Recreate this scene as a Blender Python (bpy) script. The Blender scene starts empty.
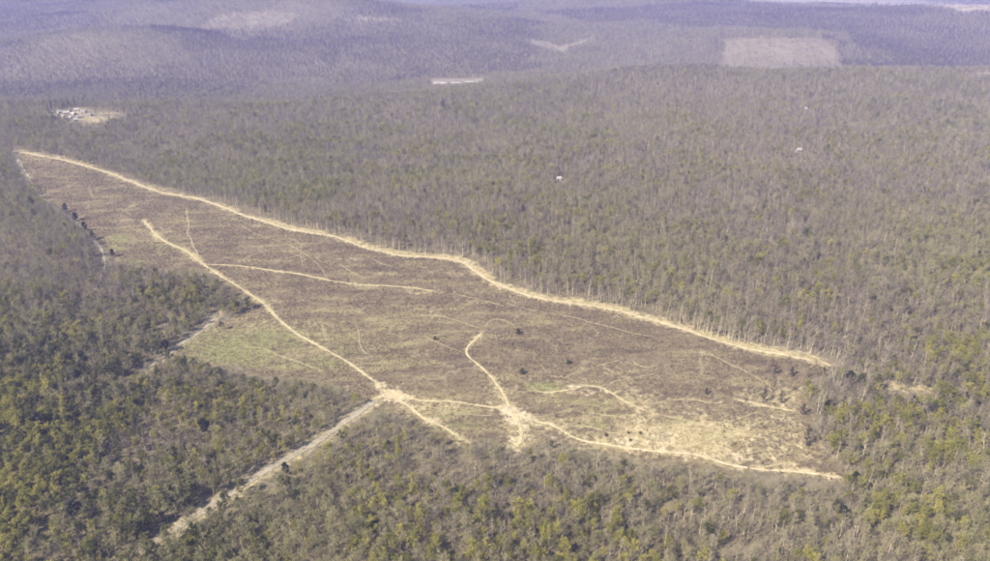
import bpy, math, random
import numpy as np
from mathutils import Vector

# ------------------------------------------------------------------ camera, sky, sun, exposure
PI = math.pi
scene = bpy.context.scene
COL = scene.collection
CAM_Z, PITCH, FPX = 310.0, math.radians(23.6), 777.0      # pixels of the 990 x 561 photograph
cam_d = bpy.data.cameras.new('camera'); cam = bpy.data.objects.new('camera', cam_d); COL.objects.link(cam)
cam.location = (0, 0, CAM_Z); cam.rotation_euler = (PI/2 - PITCH, 0, 0)
cam_d.sensor_width = 36.0; cam_d.lens = FPX/990.0*36.0
cam_d.clip_start = 1.0; cam_d.clip_end = 150000.0
scene.camera = cam

SUN = Vector((-0.60, -0.48, 0.66)).normalized()            # towards the sun
world = bpy.data.worlds.new('World'); scene.world = world; world.use_nodes = True
wn = world.node_tree.nodes; wl = world.node_tree.links
sky = wn.new('ShaderNodeTexSky'); sky.sky_type = 'NISHITA'; sky.sun_disc = False
sky.sun_elevation = math.asin(SUN.z); sky.sun_rotation = math.atan2(SUN.x, SUN.y)
sky.altitude = 300.0; sky.dust_density = 1.5
wl.new(sky.outputs[0], wn['Background'].inputs[0]); wn['Background'].inputs[1].default_value = 0.095
sun_d = bpy.data.lights.new('sun', 'SUN'); sun_d.energy = 4.6; sun_d.angle = math.radians(0.53); sun_d.color = (1.0, 0.92, 0.79)
sun = bpy.data.objects.new('sun', sun_d); COL.objects.link(sun); sun.rotation_euler = SUN.to_track_quat('Z', 'Y').to_euler()
sun.location = (-300, -200, 600)
vs = scene.view_settings
vs.view_transform = 'Standard'; vs.look = 'None'; vs.gamma = 1.0; vs.exposure = 1.0
scene.cycles.use_denoising = True
scene.cycles.filter_width = 1.8
scene.cycles.max_bounces = 4; scene.cycles.diffuse_bounces = 3; scene.cycles.volume_bounces = 1; scene.cycles.transparent_max_bounces = 12
HAZE_DENSITY = 0.000112

rng = np.random.default_rng(7)
random.seed(7)

# ------------------------------------------------------------------ noise, projection, terrain
def _hash(ix, iy, seed):
    h = (ix.astype(np.int64)*374761393 + iy.astype(np.int64)*668265263 + seed*982451653) & 0x7fffffff
    h = ((h ^ (h >> 13))*1274126177) & 0x7fffffff
    h = h ^ (h >> 16)
    return (h & 0xffff)/65535.0
def vnoise(x, y, scale, seed=0):
    x = np.asarray(x, float)/scale; y = np.asarray(y, float)/scale
    ix = np.floor(x); iy = np.floor(y); fx = x-ix; fy = y-iy
    fx = fx*fx*fx*(fx*(fx*6-15)+10); fy = fy*fy*fy*(fy*(fy*6-15)+10)
    a = _hash(ix, iy, seed); b = _hash(ix+1, iy, seed); c = _hash(ix, iy+1, seed); d = _hash(ix+1, iy+1, seed)
    return (a*(1-fx)+b*fx)*(1-fy) + (c*(1-fx)+d*fx)*fy
def fbm(x, y, scale, seed=0, octs=3):
    s = 0; a = 1; t = 0
    for k in range(octs):
        s = s + a*vnoise(x, y, scale/2**k, seed+k*17); t += a; a *= 0.5
    return s/t
def sstep(a, b, x):
    t = np.clip((np.asarray(x, float)-a)/(b-a), 0, 1); return t*t*(3-2*t)

cp, sp = math.cos(PITCH), math.sin(PITCH)
def project(x, y, z):
    """world point -> pixel of the photograph"""
    dz = z-CAM_Z
    depth = y*cp - dz*sp; up = y*sp + dz*cp
    depth = np.maximum(depth, 1e-3)
    return 495 + FPX*x/depth, 280.5 - FPX*up/depth
def ray(u, v):
    a = (u-495)/FPX; b = (280.5-v)/FPX
    return np.array([a, cp + b*sp, -sp + b*cp])
def on_plane(u, v, z):
    d = ray(u, v); t = (z-CAM_Z)/d[2]
    return d[0]*t, d[1]*t

CREST_PX = [(14,151),(26,153),(40,156),(58,159),(75,163),(95,169),(110,173),(127,180),(140,185),(153,190),(165,194),(180,196),(195,198),(212,203),(228,209),(245,216),(262,221),(290,230),
            (318,234),(333,236),(345,240),(357,245),(370,249),(385,252),(400,256),(420,257),(440,258),(455,260),(467,264),(474,270),(482,276),(492,282),(505,287),(517,292),(530,296),(545,299),(560,302),
            (580,304),(600,307),(620,311),(640,317),(660,322),(680,328),(700,335),(720,341),(740,347),(760,351),(780,354),(800,358),(813,361),(822,365)]
crest_xy = np.array([on_plane(u, v, 9.0) for u, v in CREST_PX])

def seg_dist(x, y, poly):
    """distance to a polyline and the signed side of its nearest segment"""
    best = np.full(np.shape(x), 1e18); side = np.zeros(np.shape(x))
    for (ax, ay), (bx, by) in zip(poly[:-1], poly[1:]):
        dx, dy = bx-ax, by-ay; L = dx*dx+dy*dy+1e-9
        t = np.clip(((x-ax)*dx+(y-ay)*dy)/L, 0, 1)
        d = (x-ax-t*dx)**2 + (y-ay-t*dy)**2
        s = np.sign((x-ax)*dy - (y-ay)*dx)
        m = d < best
        best = np.where(m, d, best); side = np.where(m, s, side)
    return np.sqrt(best), side

YK = [0, 500, 950, 1400, 1750, 1950, 2250, 2650, 3100, 3900, 4400, 5200, 6200, 9000, 40000]
ZK = [-8, 0, 0, -14, -4, 8, -42, -70, -44, 4, -10, -70, -90, -90, -60]
def height(x, y):
    x = np.asarray(x, float); y = np.asarray(y, float)
    warp = (fbm(x, y, 900, 3)-0.5)*260 + 400*sstep(550, -800, x) - 60*np.exp(-((x-700)/500)**2)
    far = sstep(1000, 1500, y)
    z = np.interp(y + warp*far, YK, ZK)
    cx = x[..., None] if False else None
    d, s = seg_dist(x, y, crest_xy[::3])
    z = z + np.where(s > 0, 10*np.exp(-(d/150)**2), 10*np.exp(-(d/200)**2))
    z = z + (fbm(x, y, 320, 11)-0.5)*14*sstep(0, 260, d)
    z = z + (vnoise(x, y, 26, 21)-0.5)*0.9
    z = z + (fbm(x+y*.4, y, 430, 41, 2)-0.5)*38*sstep(900, 1300, y)*sstep(2300, 1800, y)
    def bump(cx, cy, sx, sy, a, rot=0.0):
        c, s_ = math.cos(rot), math.sin(rot)
        px = (x-cx)*c + (y-cy)*s_; py = -(x-cx)*s_ + (y-cy)*c
        return a*np.exp(-(px/sx)**2 - (py/sy)**2)
    z = z + bump(-1250, 2750, 420, 300, 70, -0.25)
    z = z + bump(-900, 3650, 900, 380, 88, -0.28)
    z = z + bump(-2500, 4300, 1100, 450, 55, -0.1)
    z = z + bump(1050, 2950, 420, 260, 44, 0.1)
    z = z + bump(2250, 3500, 800, 380, 66, -0.18)
    z = z + bump(500, 4600, 900, 400, 30, 0.0)
    z = z + (fbm(x, y, 520, 31)-0.5)*46*sstep(1900, 2700, y)
    return z

def unproject(pts):
    """pixels -> points on the terrain, nearest hit along each ray"""
    out = []
    for u, v in pts:
        d = ray(u, v)
        t = np.geomspace(200, 20000, 900)
        gap = CAM_Z + d[2]*t - height(d[0]*t, d[1]*t)
        k = np.where(gap < 0)[0]
        k = k[0] if len(k) else 899
        lo, hi = t[max(k-1, 0)], t[k]
        tt = np.linspace(lo, hi, 40)
        g = CAM_Z + d[2]*tt - height(d[0]*tt, d[1]*tt)
        j = np.where(g < 0)[0]; j = j[0] if len(j) else 39
        out.append((d[0]*tt[j], d[1]*tt[j]))
    return np.array(out)
def smooth_line(p, n=3):
    p = np.asarray(p, float)
    for _ in range(n):
        q = [p[0]]
        for a, b in zip(p[:-1], p[1:]):
            q += [a*0.75+b*0.25, a*0.25+b*0.75]
        q.append(p[-1]); p = np.array(q)
    return p
def resample(p, step):
    seg = np.hypot(*np.diff(p, axis=0).T); s = np.concatenate([[0], np.cumsum(seg)])
    n = max(3, int(s[-1]/step)+1); t = np.linspace(0, s[-1], n)
    return np.column_stack([np.interp(t, s, p[:, 0]), np.interp(t, s, p[:, 1])]), t
def in_poly(x, y, poly):
    r = np.zeros(np.shape(x), bool)
    n = len(poly); j = n-1
    for i in range(n):
        xi, yi = poly[i]; xj, yj = poly[j]
        c = ((yi > y) != (yj > y)) & (x < (xj-xi)*(y-yi)/((yj-yi) if abs(yj-yi) > 1e-9 else 1e-9)+xi)
        r ^= c; j = i
    return r

# ------------------------------------------------------------------ outlines traced on the ground
CLEAR_PX = CREST_PX + [(835,368),(812,378),(800,390),(806,402),(812,420),(806,432),(815,452),(845,474),(842,481),(800,476),(760,474),(720,470),(680,462),(640,460),(600,452),(575,446),(552,440),(530,447),
            (505,446),(488,436),(470,440),(452,440),(430,430),(412,418),(396,408),(375,402),(362,396),(340,386),(300,379),(262,374),(225,366),(190,358),(172,356),(186,343),(203,332),(222,322),(240,312),(256,306),
            (246,298),(228,288),(212,274),(196,268),(176,268),(150,268),(128,263),(112,256),(104,248),(94,236),(80,222),(64,208),(46,200),(34,188),(24,168)]
clear_w = unproject(CLEAR_PX)
poly_far = {
    'east_glade': ([(725,40),(770,38),(815,38),(828,42),(838,56),(845,69),(800,69),(760,72),(720,71),(722,55)], 0.30),
    'vee_glade': ([(522,38),(545,42),(560,46),(585,38),(600,35),(585,44),(562,52),(545,50),(530,44)], 0.55),
    'plateau_pale': ([(190,30),(215,16),(260,12),(300,14),(290,22),(262,32),(246,42),(225,38)], 0.22),
    'west_slope': ([(40,40),(80,30),(120,30),(172,42),(182,52),(150,62),(110,70),(70,72),(40,60)], 0.15),
    'barn_yard': ([(430,79),(482,78),(486,85),(432,86)], 0.5),
    'right_field': ([(966,73),(992,72),(1010,73),(1010,77),(966,77)], .7),
    'field_strip': ([(690,0),(760,-4),(830,-4),(930,2),(1040,6),(1040,18),(960,13),(880,7),(800,5),(740,3)], 1.0),
    'near_strip': ([(356,16),(395,20),(398,23),(356,20)], 0.5),
}
far_w = {k: (unproject(p), a) for k, (p, a) in poly_far.items()}
HAMLET_PX = [(52,112),(60,108),(80,107),(100,110),(120,113),(132,115),(126,118),(112,121),(102,128),(86,128),(68,124),(54,120)]
hamlet_w = unproject(HAMLET_PX)

def W(px): return smooth_line(unproject(px), 2)
TRAILS = [   # name, pixels, width in metres, wear, label
 ('crest_path', CREST_PX, 4.6, 1.0, 'broad pale dirt path along the crest below the forest edge'),
 ('diagonal_path', [(143,220),(150,228),(160,239),(172,245),(185,250),(195,257),(203,264),(218,274),(235,285),(250,294),(263,302),(270,310),(280,322),(292,331),(305,339),(322,348),(335,355),(348,362),(362,372),(376,382),(386,390)], 3.2, 0.9, 'pale dirt path running diagonally down the west half of the clearing'),
 ('cross_path', [(205,265),(225,265),(242,266),(262,269),(280,272),(300,274),(318,278),(335,282),(362,285),(390,286),(415,288),(442,293)], 2.6, 0.7, 'faint path running east across the heath from the diagonal path'),
 ('branch_path', [(186,208),(188,225),(190,240),(194,252),(201,262)], 2.0, 0.55, 'short faint path joining the diagonal path from above'),
 ('branch_path', [(236,264),(248,257),(262,251),(278,248),(292,248),(310,246)], 1.7, 0.4, 'thin faint path climbing from the cross path towards the crest'),
 ('lower_path', [(382,389),(396,394),(412,399),(430,401),(450,401),(470,404),(490,407),(508,410)], 2.6, 0.75, 'dirt path linking the two trail junctions along the lower clearing'),
 ('edge_path', [(378,386),(390,394),(404,402),(416,412),(426,420),(436,424),(446,428),(458,437),(464,441)], 3.4, 0.8, 'worn dirt path at the lower forest edge below the junction'),
 ('centre_path', [(484,330),(477,338),(468,346),(466,354),(474,362),(484,370),(494,380),(502,392),(507,404),(512,412)], 2.9, 0.75, 'dirt path descending the middle of the heath to the central junction'),
 ('branch_path', [(516,384),(512,394),(508,402)], 2.0, 0.6, 'short path joining the central junction from beside a dark bush'),
 ('south_path', [(512,412),(526,418),(540,422),(556,426),(566,433),(576,439),(590,443),(604,444),(622,447),(640,449),(662,452),(684,453),(704,457),(722,463),(738,467),(752,469),(772,471),(795,471),(818,474),(842,478)], 3.0, 0.95, 'pale dirt path along the south edge of the clearing to its tip'),
 ('branch_path', [(752,469),(768,466),(784,463),(800,462)], 2.2, 0.8, 'short pale path forking off the south path near the east tip'),
 ('middle_path', [(530,391),(545,393),(560,391),(574,389),(586,385),(600,387),(612,393),(625,401),(640,408),(655,413)], 2.4, 0.7, 'yellowish path across the grass right of the central junction'),
 ('branch_path', [(528,417),(545,414),(560,412),(574,411)], 1.8, 0.55, 'short path pointing right from the central junction'),
 ('gully_path', [(512,410),(518,420),(522,432),(520,444),(512,452)], 4.6, 0.75, 'wide eroded track leaving the central junction into the lower woods'),
 ('gully_path', [(532,420),(528,432),(524,442),(518,450)], 2.4, 0.6, 'narrow eroded track beside the wide one below the central junction'),
 ('east_path', [(728,397),(742,401),(758,405),(776,408),(792,411),(802,413)], 2.6, 0.75, 'pale short path at the east end between lone trees'),
 ('branch_path', [(356,322),(358,334),(358,345),(364,354),(374,358)], 1.6, 0.5, 'thin crooked path in the green part of the heath'),
 ('branch_path', [(318,320),(322,327),(327,334),(329,345)], 1.5, 0.5, 'thin short path just above the diagonal path'),
 ('branch_path', [(484,330),(488,322),(498,319),(510,323),(516,329)], 1.7, 0.45, 'small looping path around the dark bush in the heath'),
 ('branch_path', [(538,361),(543,368),(549,376)], 1.6, 0.5, 'tiny path below the dark bushes of the middle heath'),
 ('branch_path', [(628,357),(634,363),(640,367),(652,368),(664,364)], 1.8, 0.55, 'short curved path in the east half of the heath'),
 ('branch_path', [(337,263),(348,270),(363,279)], 1.8, 0.5, 'short path crossing down from the crest path to the cross path'),
 ('branch_path', [(367,256),(382,264),(400,269)], 1.7, 0.4, 'short path leaving the crest path towards the heath'),
 ('branch_path', [(106,242),(125,242),(145,241),(164,242)], 1.6, 0.4, 'faint path reaching left from the diagonal path'),
 ('branch_path', [(94,180),(88,190),(94,199)], 1.4, 0.35, 'faint hooked path in the west tip of the heath'),
 ('branch_path', [(126,181),(112,186),(100,190)], 1.4, 0.35, 'faint path leaving the crest path in the west tip'),
 ('meadow_path', [(228,350),(242,347),(256,347),(268,351),(282,357),(298,362),(316,369),(332,373)], 1.8, 0.6, 'faint curved path across the green meadow'),
 ('meadow_path', [(282,357),(296,352),(312,346)], 1.5, 0.4, 'faint path from the meadow up to the diagonal path'),
 ('west_path', [(16,153),(20,163),(28,176),(36,190),(44,200)], 2.6, 0.7, 'pale strip of path along the west tip of the clearing'),
 ('hamlet_track', [(60,121),(70,123),(80,125),(90,127),(98,127)], 4.5, 1.0, 'curved pale track below the far hamlet'),
 ('hamlet_track', [(98,117),(112,117),(124,116),(134,115)], 4.5, 0.9, 'straight pale track right of the far hamlet'),
 ('branch_path', [(600,388),(615,381),(640,378),(662,371)], 1.7, 0.45, 'faint track rising right from the yellowish path'),
 ('branch_path', [(560,382),(575,373),(600,366),(628,358)], 1.6, 0.42, 'faint track climbing through the heath right of the bushes'),
 ('branch_path', [(640,408),(660,400),(690,398),(715,404),(730,399)], 2.0, 0.6, 'pale track between the yellowish path and the east path'),
 ('branch_path', [(655,413),(690,421),(720,430),(750,436),(780,440)], 1.8, 0.5, 'faint track across the straw grass of the near right clearing'),
 ('branch_path', [(575,411),(600,415),(630,419),(650,430),(668,448)], 1.8, 0.55, 'track curving down over the bare sandy patch'),
 ('branch_path', [(560,428),(590,426),(612,432),(642,437),(676,440)], 2.0, 0.6, 'pale track along the top of the bare sandy patch'),
 ('branch_path', [(680,452),(702,441),(742,431),(770,420)], 1.8, 0.5, 'faint track slanting up from the south path'),
 ('branch_path', [(722,463),(745,453),(775,449),(806,456)], 1.8, 0.5, 'faint loop above the end of the south path'),
 ('branch_path', [(418,336),(440,342),(455,350),(466,354)], 1.5, 0.38, 'thin track entering the centre path from the left heath'),
 ('branch_path', [(500,302),(540,313),(580,319),(622,331),(660,338)], 1.6, 0.4, 'faint track parallel to the crest path in the upper heath'),
 ('branch_path', [(442,293),(480,300),(512,309)], 1.7, 0.42, 'faint end of the cross path fading into the upper heath'),
 ('branch_path', [(415,400),(440,411),(470,416),(503,414)], 1.9, 0.5, 'lower twin of the path between the two junctions'),
 ('branch_path', [(700,352),(738,366),(765,383),(790,398)], 1.7, 0.42, 'faint track dropping from the crest path towards the lone trees'),
 ('branch_path', [(238,224),(262,237),(285,243),(312,258),(332,281)], 1.6, 0.42, 'faint track crossing the west heath to the cross path'),
 ('branch_path', [(360,330),(400,318),(440,315),(484,330)], 1.5, 0.35, 'barely visible track across the middle heath'),
 ('branch_path', [(690,416),(712,424),(735,420),(768,410)], 1.7, 0.48, 'short pale track under the east path'),
 ('branch_path', [(300,248),(303,256),(306,268)], 1.6, 0.5, 'short yellow track linking down to the cross path'),
 ('east_path', [(884,383),(897,386),(912,389),(932,392)], 3.4, 0.7, 'pale gap of path among the trees right of the clearing'),
]
ROADS = [
 ('forest_road', [(380,398),(365,408),(350,418),(330,433),(310,446),(280,463),(250,481),(220,501),(180,526),(130,557),(80,590)], 6.2, 'grey unpaved forest road running down to the bottom left through the woods'),
 ('meadow_road', [(128,382),(150,366),(168,354),(180,345),(192,337),(204,328),(213,320),(219,312)], 5.2, 'grey dirt road piece entering the meadow from the left woods'),
 ('valley_road', [(14,150),(18,165),(28,181),(40,197),(58,210),(78,224),(94,240),(104,253),(106,268),(98,285),(90,300)], 3.6, 'pale road bend showing between trees left of the clearing'),
]
trail_w = [(n, W(p), w, wear, lab) for n, p, w, wear, lab in TRAILS]
road_w = [(n, W(p), w, lab) for n, p, w, lab in ROADS]

def clear_mask(x, y, jitter=9.0):
    jx = (fbm(x, y, 34, 51)-0.5)*2*jitter; jy = (fbm(x, y, 34, 57)-0.5)*2*jitter
    d, s = seg_dist(x, y, crest_xy)
    k = sstep(4, 30, d)                                     # keep the crest edge itself crisp
    return in_poly(x+jx*k, y+jy*k, clear_w)
def soft_poly(x, y, poly, soft):
    x = np.asarray(x, float); y = np.asarray(y, float)
    ins = in_poly(x, y, poly)
    d, _ = seg_dist(x, y, np.vstack([poly, poly[:1]]))
    return np.where(ins, sstep(-soft, soft, d), sstep(-soft, soft, -d))
# ------------------------------------------------------------------ materials
def new_mat(name):
    m = bpy.data.materials.new(name); m.use_nodes = True
    return m, m.node_tree.nodes, m.node_tree.links, m.node_tree.nodes['Principled BSDF']
def rgb(c): return (c[0], c[1], c[2], 1.0)
def noise_node(n, l, scale, detail=3, coord=None, rough=0.55):
    t = n.new('ShaderNodeTexNoise'); t.inputs['Scale'].default_value = scale; t.inputs['Detail'].default_value = detail; t.inputs['Roughness'].default_value = rough
    if coord is not None: l.new(coord, t.inputs['Vector'])
    return t.outputs['Fac']
def ramp(n, l, fac, lo, hi, a=0.0, b=1.0):
    r = n.new('ShaderNodeMapRange'); r.inputs[1].default_value = lo; r.inputs[2].default_value = hi; r.inputs[3].default_value = a; r.inputs[4].default_value = b
    l.new(fac, r.inputs[0]); return r.outputs[0]
def mix(n, l, fac, a, b, kind='MIX'):
    m = n.new('ShaderNodeMix'); m.data_type = 'RGBA'; m.blend_type = kind
    if isinstance(fac, float): m.inputs[0].default_value = fac
    else: l.new(fac, m.inputs[0])
    for k, v in ((6, a), (7, b)):
        if isinstance(v, tuple): m.inputs[k].default_value = rgb(v)
        else: l.new(v, m.inputs[k])
    return m.outputs[2]
def math_node(n, l, op, a, b):
    m = n.new('ShaderNodeMath'); m.operation = op
    for k, v in ((0, a), (1, b)):
        if isinstance(v, (int, float)): m.inputs[k].default_value = v
        else: l.new(v, m.inputs[k])
    return m.outputs[0]
def attr(n, name):
    a = n.new('ShaderNodeAttribute'); a.attribute_name = name; return a.outputs['Fac']
def bump_node(n, l, bsdf, fac, dist, strength=0.6):
    b = n.new('ShaderNodeBump'); b.inputs['Strength'].default_value = strength; b.inputs['Distance'].default_value = dist
    l.new(fac, b.inputs['Height']); l.new(b.outputs[0], bsdf.inputs['Normal'])

def ground_material():
    m, n, l, b = new_mat('earth'); b.inputs['Roughness'].default_value = 1.0; b.inputs['Specular IOR Level'].default_value = 0.05
    pos = n.new('ShaderNodeNewGeometry').outputs['Position']
    big = noise_node(n, l, 0.006, 3, pos); mid = noise_node(n, l, 0.035, 4, pos); fine = noise_node(n, l, 0.22, 5, pos, 0.65); tiny = noise_node(n, l, 0.9, 4, pos, 0.7)
    mp = n.new('ShaderNodeMapping'); mp.inputs['Rotation'].default_value = (0, 0, math.radians(20)); mp.inputs['Scale'].default_value = (.28, 1, 1); l.new(pos, mp.inputs[0])
    streak = noise_node(n, l, 0.075, 4, mp.outputs[0], 0.6)
    # forest floor: leaf litter, moss, brambles
    lit = mix(n, l, ramp(n, l, fine, .35, .65), (0.130,0.106,0.062), (0.215,0.178,0.108))
    lit = mix(n, l, ramp(n, l, mid, .55, .75, 0, .6), lit, (0.120,0.125,0.050))
    lit = mix(n, l, ramp(n, l, big, .45, .70, 0, .5), lit, (0.200,0.172,0.140))
    # heath: purple brown brush, straw grass, green grass
    hea = mix(n, l, ramp(n, l, fine, .35, .65), (0.126,0.095,0.059), (0.198,0.156,0.097))
    hea = mix(n, l, ramp(n, l, streak, .46, .34, 0, .6), hea, (0.082,0.060,0.046))
    hea = mix(n, l, ramp(n, l, streak, .52, .66, 0, .8), hea, (0.270,0.228,0.118))
    hea = mix(n, l, ramp(n, l, tiny, .55, .78, 0, .55), hea, (0.280,0.225,0.140))
    for sc_, lo in ((0.014, 0.0), (0.03, 3.1)):                # old wheel tracks and animal runs wandering through the brush
        mp = n.new('ShaderNodeVectorMath'); mp.operation = 'ADD'; l.new(pos, mp.inputs[0]); mp.inputs[1].default_value = (lo*90, lo*40, 0)
        q = noise_node(n, l, sc_, 2, mp.outputs[0], 0.5)
        q = math_node(n, l, 'ABSOLUTE', math_node(n, l, 'SUBTRACT', q, 0.5), 0)
        q = ramp(n, l, q, 0.004, 0.016, 1, 0)
        q = math_node(n, l, 'MULTIPLY', q, ramp(n, l, mid, .45, .62, 0, .45))
        hea = mix(n, l, math_node(n, l, 'MULTIPLY', q, ramp(n, l, tiny, .3, .55)), hea, (0.420,0.345,0.215))
    dry = mix(n, l, ramp(n, l, fine, .38, .66), (0.290,0.240,0.120), (0.470,0.390,0.225))
    dry = mix(n, l, ramp(n, l, tiny, .55, .75, 0, .5), dry, (0.215,0.180,0.090))
    grn = mix(n, l, ramp(n, l, fine, .35, .65), (0.145,0.150,0.060), (0.265,0.245,0.112))
    grn = mix(n, l, ramp(n, l, tiny, .52, .75, 0, .5), grn, (0.330,0.285,0.140))
    soi = mix(n, l, ramp(n, l, fine, .35, .65), (0.370,0.300,0.185), (0.540,0.450,0.290))
    fld = mix(n, l, ramp(n, l, mid, .40, .62), (0.240,0.205,0.145), (0.400,0.345,0.255))
    def soft(name, lo=.25, hi=.6, w=.55):
        wob = math_node(n, l, 'SUBTRACT', fine, 0.5); wob = math_node(n, l, 'MULTIPLY', wob, w*2)
        wob2 = math_node(n, l, 'SUBTRACT', tiny, 0.5); wob2 = math_node(n, l, 'MULTIPLY', wob2, w)
        s = math_node(n, l, 'ADD', attr(n, name), wob); s = math_node(n, l, 'ADD', s, wob2)
        return ramp(n, l, s, lo, hi)
    c = mix(n, l, soft('clear', .35, .65, .3), lit, hea)
    c = mix(n, l, soft('dry', .35, .75), c, dry)
    c = mix(n, l, soft('green', .35, .75), c, grn)
    c = mix(n, l, attr(n, 'field'), c, fld)
    c = mix(n, l, soft('soil', .42, .72), c, soi)
    l.new(c, b.inputs['Base Color'])
    bump_node(n, l, b, math_node(n, l, 'ADD', fine, math_node(n, l, 'MULTIPLY', tiny, 0.5)), 0.7, 0.8)
    return m
def path_material(name, a, c, thr=0.5):
    m, n, l, b = new_mat(name); b.inputs['Roughness'].default_value = 1.0; b.inputs['Specular IOR Level'].default_value = 0.05
    pos = n.new('ShaderNodeNewGeometry').outputs['Position']
    fine = noise_node(n, l, 0.28, 4, pos, 0.65); tiny = noise_node(n, l, 1.1, 3, pos, 0.7)
    l.new(mix(n, l, ramp(n, l, fine, .35, .65), a, c), b.inputs['Base Color'])
    # verge: earth is worn away unevenly towards the rim of the strip
    e = math_node(n, l, 'ADD', attr(n, 'core'), math_node(n, l, 'MULTIPLY', math_node(n, l, 'SUBTRACT', tiny, 0.5), 0.9))
    e = math_node(n, l, 'ADD', e, math_node(n, l, 'MULTIPLY', math_node(n, l, 'SUBTRACT', fine, 0.5), 1.1))
    al = ramp(n, l, e, thr-.16, thr+.16)
    l.new(al, b.inputs['Alpha'])
    bump_node(n, l, b, tiny, 0.2, 0.5)
    return m
def plant_material(name, tones, patch=0.004, spread=0.35, trans=0.0):
    """bark, twigs or leaves: tone drifts over the ground and from plant to plant"""
    m, n, l, b = new_mat(name); b.inputs['Roughness'].default_value = 0.9; b.inputs['Specular IOR Level'].default_value = 0.15
    oi = n.new('ShaderNodeObjectInfo')
    patchn = noise_node(n, l, patch, 3, oi.outputs['Location'])
    c = mix(n, l, ramp(n, l, patchn, .42, .58), tones[0], tones[1])
    c = mix(n, l, ramp(n, l, oi.outputs['Random'], .35, 1.0, 0, .85), c, tones[2])
    geo = n.new('ShaderNodeNewGeometry').outputs['Random Per Island']
    hv = n.new('ShaderNodeHueSaturation'); l.new(c, hv.inputs['Color'])
    l.new(ramp(n, l, math_node(n, l, 'ADD', math_node(n, l, 'MULTIPLY', geo, 0.6), math_node(n, l, 'MULTIPLY', oi.outputs['Random'], 0.4)), 0, 1, 1-spread, 1+spread), hv.inputs['Value'])
    l.new(hv.outputs[0], b.inputs['Base Color'])
    if trans:
        t = n.new('ShaderNodeBsdfTranslucent'); l.new(hv.outputs[0], t.inputs['Color'])
        ms = n.new('ShaderNodeMixShader'); ms.inputs[0].default_value = trans
        l.new(b.outputs[0], ms.inputs[1]); l.new(t.outputs[0], ms.inputs[2]); l.new(ms.outputs[0], n['Material Output'].inputs['Surface'])
    return m
def plain_material(name, a, c, scale=0.5, rough=0.85):
    m, n, l, b = new_mat(name); b.inputs['Roughness'].default_value = rough
    tc = n.new('ShaderNodeTexCoord').outputs['Object']
    l.new(mix(n, l, ramp(n, l, noise_node(n, l, scale, 4, tc), .35, .65), a, c), b.inputs['Base Color'])
    return m
M = {
 'ground': ground_material(),
 'path': path_material('trodden_sand', (0.38,0.312,0.18), (0.55,0.465,0.295), 0.52),
 'mid': path_material('worn_earth', (0.36,0.30,0.165), (0.50,0.42,0.245), 0.58),
 'faint': path_material('faint_worn_grass', (0.29,0.238,0.135), (0.42,0.35,0.205), 0.72),
 'road': path_material('gravel_road', (0.25,0.215,0.15), (0.38,0.33,0.24), 0.56),
 'bark': plant_material('bark', ((0.235,0.202,0.130), (0.205,0.172,0.122), (0.320,0.275,0.185)), 0.004, 0.30),
 'twig': plant_material('twigs', ((0.242,0.216,0.128), (0.205,0.172,0.140), (0.290,0.252,0.172)), 0.0045, 0.40),
 'bud': plant_material('budding_twigs', ((0.272,0.256,0.112), (0.240,0.210,0.128), (0.320,0.286,0.148)), 0.005, 0.40, 0.2),
 'leaf': plant_material('spring_leaves', ((0.275,0.262,0.058), (0.215,0.208,0.052), (0.350,0.305,0.080)), 0.006, 0.45, 0.3),
 'olive': plant_material('dark_leaves', ((0.110,0.112,0.036), (0.085,0.095,0.036), (0.150,0.135,0.048)), 0.006, 0.45, 0.25),
 'ever': plant_material('evergreen_leaves', ((0.034,0.040,0.022), (0.040,0.044,0.028), (0.060,0.058,0.034)), 0.01, 0.5, 0.1),
 'pale': plant_material('pale_bark', ((0.430,0.370,0.245), (0.370,0.318,0.220), (0.520,0.450,0.310)), 0.004, 0.25),
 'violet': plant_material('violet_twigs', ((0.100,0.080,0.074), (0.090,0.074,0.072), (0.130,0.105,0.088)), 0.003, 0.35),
 'ivy': plant_material('ivy_twigs', ((0.062,0.056,0.044), (0.070,0.058,0.052), (0.090,0.078,0.052)), 0.01, 0.4, 0.1),
 'heath': plant_material('heath_twigs', ((0.142,0.106,0.065), (0.122,0.090,0.066), (0.200,0.158,0.096)), 0.012, 0.4),
 'straw': plant_material('straw_grass', ((0.400,0.330,0.180), (0.300,0.250,0.120), (0.480,0.400,0.230)), 0.012, 0.35, 0.2),
 'grass': plant_material('green_grass', ((0.150,0.165,0.055), (0.215,0.208,0.078), (0.280,0.240,0.100)), 0.012, 0.35, 0.25),
 'wall': plain_material('pale_render', (0.34,0.31,0.25), (0.46,0.42,0.35)),
 'roof_w': plain_material('pale_sheet_roof', (0.27,0.25,0.215), (0.42,0.40,0.36)),
 'roof_g': plain_material('grey_sheet_roof', (0.20,0.19,0.18), (0.30,0.28,0.26)),
 'door': plain_material('dark_boards', (0.07,0.055,0.04), (0.11,0.085,0.06)),
}

# ------------------------------------------------------------------ mesh helpers
def mesh_from(name, v, f, mats, fm=None):
    me = bpy.data.meshes.new(name); me.from_pydata([tuple(p) for p in v], [], f)
    for m in mats: me.materials.append(m)
    if fm is not None: me.polygons.foreach_set('material_index', fm)
    me.update(); return me
def link(name, me, parent=None):
    o = bpy.data.objects.new(name, me); COL.objects.link(o)
    if parent: o.parent = parent
    return o
def tag(o, label=None, cat=None, group=None, kind=None):
    if label: o['label'] = label
    if cat: o['category'] = cat
    if group: o['group'] = group
    if kind: o['kind'] = kind
    return o

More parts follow.
